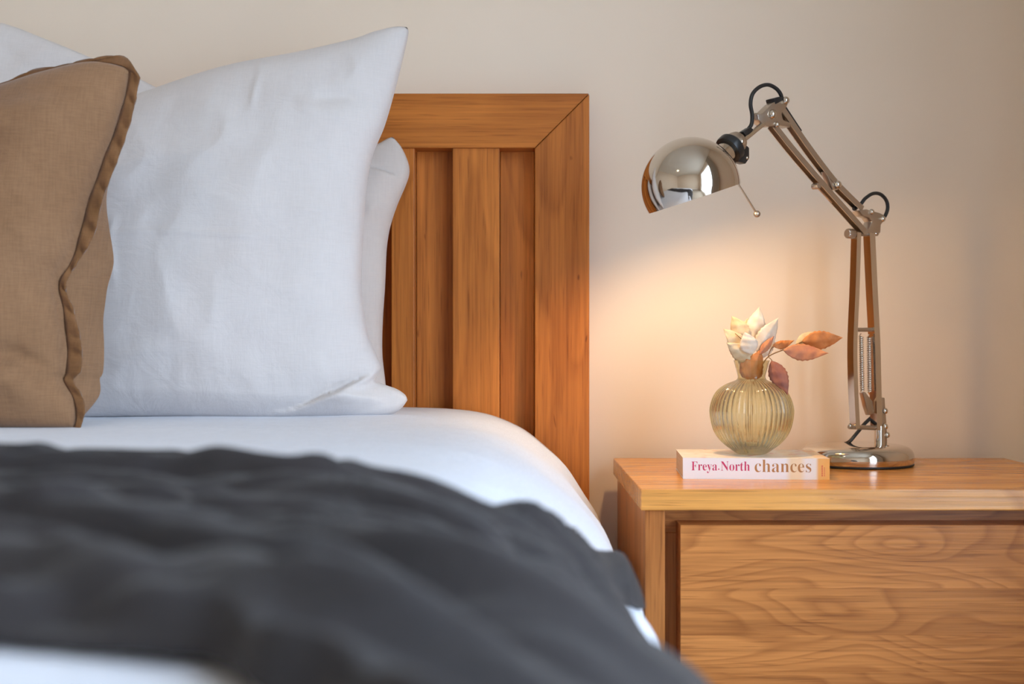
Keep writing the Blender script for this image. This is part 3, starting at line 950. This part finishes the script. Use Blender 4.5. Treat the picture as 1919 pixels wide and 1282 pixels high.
def leaf(base, tip, wpx, m, dd=0.0, tilt=0.0, curl=0.25, dtip=0.0, fold=0.35):
    A = P(base[0], base[1], VD + dd); B = P(tip[0], tip[1], VD + dd + dtip)
    ax = B - A; Ln = ax.length; ax.normalize()
    view = Vector((0, -1, 0)); side = ax.cross(view).normalized(); nrm = side.cross(ax).normalized()
    side, nrm = side * math.cos(tilt) + nrm * math.sin(tilt), nrm * math.cos(tilt) - side * math.sin(tilt)
    W = wpx * VD / F / 2
    bm = bmesh.new(); n, mth = 18, 4
    rows = []
    for i in range(n + 1):
        t = i / n
        w = W * (math.sin(math.pi * t ** 0.80)) ** 1.05 * (1.0 if t < 0.999 else 0)
        w *= 1 + 0.05 * math.sin(t * 60)
        c = A + ax * (Ln * t) + nrm * (curl * Ln * 0.35 * math.sin(math.pi * t))
        row = []
        for j in range(-mth, mth + 1):
            s = j / mth
            row.append(bm.verts.new(c + side * (w * s) + nrm * (-abs(s) * w * fold + 0.0006 * math.sin(t * 22 + s * 3)) - sprig.location))
        rows.append(row)
    for r0, r1 in zip(rows, rows[1:]):
        for j in range(2 * mth): bm.faces.new((r0[j], r0[j + 1], r1[j + 1], r1[j]))
    bmesh.ops.remove_doubles(bm, verts=bm.verts, dist=1e-6)
    o = from_bm('leaf', bm, m, sprig, None, True)
    sm = o.modifiers.new('thick', 'SOLIDIFY'); sm.thickness = 0.0004; sm.offset = 0
    return o
leaf((1411, 640), (1424, 575), 36, M_LC, 0.012, 0.15, 0.2, 0.006)
leaf((1419, 660), (1459, 596), 36, M_LC, 0.000, -0.2, 0.15)
leaf((1410, 664), (1396, 622), 34, M_LC, -0.014, 0.1, 0.3)
leaf((1400, 642), (1372, 592), 36, M_LY, 0.012, 0.3, 0.3, 0.008)
leaf((1396, 640), (1402, 596), 30, M_LY, 0.022, -0.2, 0.2)
leaf((1404, 664), (1356, 616), 36, M_LY, 0.006, -0.3, 0.3)
leaf((1410, 676), (1362, 642), 34, M_LY, -0.004, 0.3, 0.3)
leaf((1412, 690), (1384, 655), 34, M_LY, 0.010, 0.0, 0.3)
leaf((1424, 664), (1451, 630), 15, M_LP, -0.006, 0.2, 0.2)
leaf((1424, 672), (1454, 622), 26, M_LC, 0.012, 0.3, 0.2)
leaf((1401, 714), (1427, 655), 40, M_LO, -0.004, -0.2, 0.2)
leaf((1404, 714), (1391, 672), 26, M_LP, 0.004, 0.4, 0.15)
leaf((1413, 715), (1425, 675), 24, M_LO, 0.006, 0.2, 0.15)
leaf((1449, 648), (1489, 638), 17, M_LO, 0.0, 0.3, -0.5)
leaf((1492, 647), (1532, 621), 22, M_LY, 0.012, 0.2, 0.3)
leaf((1503, 640), (1580, 633), 36, M_LO, 0.002, -0.25, 0.25, -0.01, 0.25)
leaf((1468, 656), (1553, 662), 32, M_LP, -0.008, 0.2, -0.2, -0.012, 0.25)
leaf((1446, 676), (1477, 741), 34, M_LM, -0.010, -0.1, 0.2, -0.012, 0.3)
def stems():
    for pts, r in (([(1404, 836, 0), (1406, 790, 0), (1414, 722, 0), (1426, 690, 0), (1441, 668, 0), (1470, 655, 0), (1492, 646, 0.002), (1510, 638, 0.002)], 0.0008),
                   ([(1440, 669, 0), (1443, 659, 0), (1449, 649, 0)], 0.0006), ([(1440, 669, 0), (1446, 674, -0.005), (1448, 680, -0.01)], 0.0005),
                   ([(1400, 836, 0.004), (1404, 770, 0.003), (1408, 712, 0.002), (1410, 668, 0.0), (1409, 662, 0.0)], 0.0007),
                   ([(1408, 690, 0.002), (1402, 650, 0.003), (1378, 625, 0.002)], 0.0005)):
        bm = bmesh.new()
        path = smooth_path([P(a_, b_, VD + d_) - sprig.location for a_, b_, d_ in pts], 5)
        tube(bm, path, r, n=6)
        from_bm('stem', bm, M_STEM, sprig, None, True)
stems()

# ------------------------------------------------------------------ desk lamp
PSI = math.radians(33)
AV = Vector((-math.cos(PSI), -math.sin(PSI), 0)); NV = Vector((math.sin(PSI), -math.cos(PSI), 0))
SD = 1.88
S0 = Vector(((1648 - CX) * SD / F, SD, 0))
def LP(px, py, o=0.0):
    """point of the lamp's arm plane behind a photo pixel, moved o along the plane's normal"""
    q = (px - CX) / F
    s = S0 + NV * o
    t = (s.x - q * s.y) / (math.cos(PSI) - q * math.sin(PSI))
    D = s.y - t * math.sin(PSI)
    return P(px, py, D)
BC = Vector(((1606 - CX) * 1.86 / F, 1.86, ZN))
lamp = empty('desk_lamp', BC, 'polished nickel jointed desk lamp with dome shade, lit, on bedside table', 'lamp')
lo_ = lamp.location
def lpart(name, bm, m, parent=lamp, angle=35):
    bmesh.ops.translate(bm, vec=-lo_, verts=bm.verts)
    o = from_bm(name, bm, m, parent)
    auto_smooth(o, angle)
    return o
bm = bmesh.new()
lathe(bm, [(0, 0.0), (0.078, 0.0), (0.080, 0.0015), (0.080, 0.0035), (0, 0.0035)], BC, (0, 0, 1), 64)
lpart('foot_pad', bm, M_RUBBER)
bm = bmesh.new()
prof = [(p.x, p.y) for p in smooth_path([(0.0795, 0.0036, 0), (0.0805, 0.010, 0), (0.0795, 0.018, 0), (0.075, 0.0245, 0), (0.066, 0.0285, 0), (0.045, 0.0305, 0), (0.0, 0.0315, 0)], 6)]
lathe(bm, [(0.0, 0.0036)] + prof[:-1] + [(0.0, 0.0315)], BC, (0, 0, 1), 96)
lpart('base', bm, M_CHROME, angle=60)
zbt = ZN + 0.030
def upright(px, py, o=0.0): return LP(px, py, o)
# stem with its collar, back strap and screws
bm = bmesh.new()
st = LP(1649, 838); st.z = zbt - 0.001
tube(bm, [st, Vector((st.x, st.y, LP(1649, 798).z))], 0.0078, (0, 1, 0), 20)
lpart('stem', bm, M_CHROME)
def channel(pts, w, d, t, m=M_CHROME, name='arm_bar', o=0.0, flip=1):
    """U-section bar; w across in the arm plane, d along the plane's normal"""
    path = smooth_path([LP(a_, b_, o) for a_, b_ in pts], 6)
    hw, hd = w / 2, d / 2
    prof = [(-hw, -hd), (hw, -hd), (hw, -hd + t), (-hw + t, -hd + t), (-hw + t, hd - t), (hw, hd - t), (hw, hd), (-hw, hd)]
    if flip < 0: prof = [(-a_, b_) for a_, b_ in prof][::-1]
    bm = bmesh.new(); sweep(bm, path, prof, NV)
    return lpart(name, bm, m, angle=30)
channel([(1603, 803), (1599, 720), (1598, 640), (1602, 540), (1605, 436)], 0.0085, 0.0115, 0.0012)
channel([(1643, 806), (1641, 720), (1639, 640), (1634, 540), (1629, 432)], 0.0115, 0.0125, 0.0012)
channel([(1459, 200), (1500, 260), (1535, 308), (1562, 342), (1585, 366), (1612, 392)], 0.0085, 0.0115, 0.0012, M_SATIN)
channel([(1447, 236), (1480, 278), (1520, 325), (1555, 365), (1590, 404), (1618, 436)], 0.0085, 0.0115, 0.0012, M_SATIN)
def pin(name, a, b, r, m=M_SATIN, parent=lamp, n=16):
    bm = bmesh.new(); tube(bm, [a, b], r, (0.02, 0.3, 0.95), n); return lpart(name, bm, m, parent)
def knob(name, c, axis, r, h, m=M_SATIN, ridges=0, parent=lamp):
    bm = bmesh.new()
    mod = (lambda a_, hh, rr: 1 + 0.06 * math.cos(ridges * a_)) if ridges else None
    lathe(bm, [(0, -h / 2), (r * 0.86, -h / 2), (r, -h / 2 + r * 0.15), (r, h / 2 - r * 0.25), (r * 0.8, h / 2), (0, h / 2)], c, axis, 48 if ridges else 20, 0, mod)
    return lpart(name, bm, m, parent, 40)
def dome_screw(c, r, axis=NV, m=M_CHROME):
    bm = bmesh.new()
    lathe(bm, [(0, 0), (r, 0), (r * 0.97, r * 0.35), (r * 0.75, r * 0.72), (r * 0.4, r * 0.93), (0, r)], c, axis, 18)
    return lpart('screw', bm, m, angle=60)
def plate(name, pts, half, m=M_SATIN, o=0.0, parent=lamp, bevel=0.0008):
    bm = bmesh.new()
    f = [bm.verts.new(LP(a_, b_, o) + NV * half) for a_, b_ in pts]; b = [bm.verts.new(LP(a_, b_, o) - NV * half) for a_, b_ in pts]
    n = len(pts); bm.faces.new(f); bm.faces.new(b[::-1])
    for i in range(n): bm.faces.new((f[i], b[i], b[(i + 1) % n], f[(i + 1) % n]))
    bmesh.ops.recalc_face_normals(bm, faces=bm.faces)
    if bevel: bmesh.ops.bevel(bm, geom=bm.edges, offset=bevel, segments=2, affect='EDGES', profile=0.5)
    return lpart(name, bm, m, parent, 40)
# lower joint
plate('strap', [(1648, 745), (1655, 745), (1659, 800), (1660, 836), (1652, 836), (1650, 800)], 0.0035, M_SATIN, 0.0)
pin('hinge_pin', LP(1592, 800), LP(1655, 803), 0.0034)
dome_screw(LP(1654, 799) + NV * 0.004, 0.0052)
dome_screw(LP(1592, 798) + NV * 0.001, 0.0036)
dome_screw(LP(1655, 770) + NV * 0.003, 0.0050); dome_screw(LP(1660, 815) + NV * 0.002, 0.0048)
plate('spring_bracket', [(1614, 736), (1618, 734), (1632, 752), (1634, 775), (1626, 778), (1620, 760)], 0.004)
# springs
def spring(a, b, r, turns, wire=0.0009):
    bm = bmesh.new(); ax = b - a; l_ = ax.length; ax.normalize()
    e1 = ax.cross(NV).normalized(); e2 = ax.cross(e1)
    pts = []
    n = turns * 9
    for i in range(n + 1):
        t = i / n; an = 2 * math.pi * turns * t
        pts.append(a + ax * (l_ * t) + (e1 * math.cos(an) + e2 * math.sin(an)) * r)
    pts = [a - ax * 0.004] + pts + [b + ax * 0.004]
    tube(bm, pts, wire, (0.1, 0.1, 1), 5)
    return lpart('spring', bm, M_CHROME, angle=60)
spring(LP(1614, 630), LP(1616, 732), 0.0032, 30)
spring(LP(1629, 632), LP(1630, 734), 0.0032, 30)
pin('spring_pin', LP(1601, 618), LP(1637, 618), 0.0030)
# elbow joint
plate('elbow_joint', [(1604, 396), (1617, 393), (1642, 400), (1650, 404), (1651, 414), (1644, 421), (1643, 437), (1618, 437), (1622, 428), (1627, 416), (1622, 409), (1610, 405)], 0.0075)
dome_screw(LP(1648, 411) + NV * 0.006, 0.0048); dome_screw(LP(1626, 398) + NV * 0.0075, 0.0042)
pin('hinge_pin', LP(1604, 438), LP(1644, 438), 0.0036)
knob('tension_knob', LP(1594, 438), AV, 0.0068, 0.014, M_SATIN, 14)
knob('collar', LP(1640, 436), Vector((0, 0, 1)), 0.0062, 0.007, M_CHROME)
# bracket halfway up the upper arm
plate('arm_bracket', [(1543, 322), (1548, 320), (1568, 345), (1566, 357), (1556, 356)], 0.005)
dome_screw(LP(1564, 347) + NV * 0.0055, 0.0062)
knob('tension_knob', LP(1530, 349), NV, 0.0045, 0.012, M_SATIN)
pin('spring_rod', LP(1531, 349, -0.004), LP(1560, 379, -0.004), 0.0018)
# shade joint
plate('head_joint', [(1413, 216), (1423, 213), (1433, 203), (1447, 190), (1463, 184), (1472, 192), (1466, 204), (1458, 214), (1461, 226), (1476, 232), (1474, 240), (1452, 236), (1440, 238), (1428, 238), (1415, 226)], 0.0075)
dome_screw(LP(1440, 216) + NV * 0.0075, 0.0068); dome_screw(LP(1465, 190) + NV * 0.0075, 0.0056); dome_screw(LP(1449, 235) + NV * 0.0076, 0.004)
knob('pivot_knob', LP(1418, 219), AV, 0.0052, 0.008, M_SATIN)
plate('cable_clip', [(1443, 186), (1452, 183), (1462, 184), (1458, 191), (1446, 197)], 0.0085, M_BLACK)
bm = bmesh.new(); tube(bm, [LP(1431, 232, 0.004), LP(1392, 264, 0.010)], 0.0036, (0, 0.3, 1), 14); lpart('head_rod', bm, M_CHROME)
# socket in its black clamp
SC = LP(1295, 350)                               # centre of the dome
u_ = (LP(1376, 271) - SC).normalized()           # socket axis, up and back towards the arm
bm = bmesh.new()
s1 = LP(1358, 288)
lathe(bm, [(0, 0), (0.0170, 0), (0.0170, 0.008), (0.0158, 0.010), (0.0158, 0.026), (0.0, 0.026)], SC + u_ * 0.058, u_, 32); sock = lpart('socket_collar', bm, M_CHROME)
bm = bmesh.new()
lathe(bm, [(0, 0), (0.0195, 0), (0.0203, 0.002), (0.0203, 0.010), (0.0175, 0.0135), (0, 0.0135)], SC + u_ * 0.0835, u_, 32); lpart('clamp_ring', bm, M_BLACK)
plate('clamp_ear', [(1372, 284), (1388, 268), (1399, 278), (1399, 298), (1392, 308), (1380, 304)], 0.006, M_BLACK, 0.004)
dome_screw(LP(1394, 297, 0.004) + NV * 0.006, 0.0022)
bm = bmesh.new()
lathe(bm, [(0, 0), (0.0150, 0), (0.0155, 0.006), (0.013, 0.012), (0.006, 0.014), (0, 0.014)], SC + u_ * 0.0980, u_, 28); lpart('socket_cap', bm, M_SATIN)
dome_screw(LP(1389, 266, 0.012), 0.0058)
# dome shade: polished outside, white lining inside
RS = 92.5 * SC.y / F
ds = Vector((0.315, 0.075, -0.95)).normalized()
NA_ = 40; th_max = math.radians(104.5)
def dome(r, th0=0.0):
    return [(r * math.sin(th0 + (th_max - th0) * i / NA_), -r * math.cos(th0 + (th_max - th0) * i / NA_)) for i in range(NA_ + 1)]
bm = bmesh.new()
pr = dome(RS); pi_ = dome(RS - 0.0010)
lathe(bm, [(0.0, -RS)] + pr[1:] + [pi_[-1]], SC, ds, 96)
shade = lpart('shade', bm, M_CHROME, angle=60)
bm = bmesh.new()
lathe(bm, [(0.0, -(RS - 0.0010))] + pi_[1:], SC, ds, 64)
lpart('lining', bm, M_WHITE, shade, 60)
# bulb
bm = bmesh.new()
bc_ = SC - ds * 0.008
lathe(bm, [(0.014 * math.sin(math.pi * i / 16), -0.014 * math.cos(math.pi * i / 16)) for i in range(17)], bc_, ds, 24)
bulb = lpart('bulb', bm, emit('warm_bulb', (1.0, 0.63, 0.29, 1), BULB), lamp, 80)
bm = bmesh.new(); tube(bm, [SC + u_ * 0.018, SC + u_ * 0.057], 0.0085, (0, 0.3, 1), 16); lpart('bulb_holder', bm, M_WHITE)
# handle rod with a ball on the rim
h0 = LP(1384, 345); h1 = LP(1419, 401)
pin('handle_rod', h0, h1, 0.0014, M_CHROME)
bm = bmesh.new(); lathe(bm, [(0.0048 * math.sin(math.pi * i / 10), -0.0048 * math.cos(math.pi * i / 10)) for i in range(11)], h1, (0.5, 0, -0.8), 16); lpart('handle_ball', bm, M_SATIN, angle=80)
# cable
def cable(pts, r=0.0027):
    bm = bmesh.new(); tube(bm, smooth_path([LP(*p) for p in pts], 8), r, (0.2, 0.9, 0.3), 10)
    return lpart('cable', bm, M_RUBBER, angle=80)
cable([(1392, 252, 0.006), (1402, 243, 0.006), (1409, 232, 0.006), (1410, 215, 0.004), (1407, 195, 0.0), (1411, 176, 0.0), (1424, 163, 0.0), (1440, 159, 0.0), (1455, 166, 0.0), (1464, 178, 0.0), (1467, 194, -0.002), (1475, 208, -0.004), (1500, 246, -0.004)])
cable([(1600, 392, -0.003), (1613, 383, -0.002), (1622, 372, 0.0), (1636, 363, 0.0), (1650, 364, 0.0), (1661, 375, 0.0), (1664, 390, 0.0), (1659, 405, 0.0), (1649, 418, -0.004), (1643, 428, -0.006), (1638, 440, -0.005)])
cable([(1654, 745, -0.006), (1650, 768, -0.008), (1634, 782, -0.008), (1620, 795, -0.008), (1606, 812, -0.008), (1592, 828, -0.012), (1580, 833, -0.03)])
plate('cable_sleeve', [(1388, 248), (1402, 239), (1408, 243), (1396, 258)], 0.005, M_BLACK, 0.006)
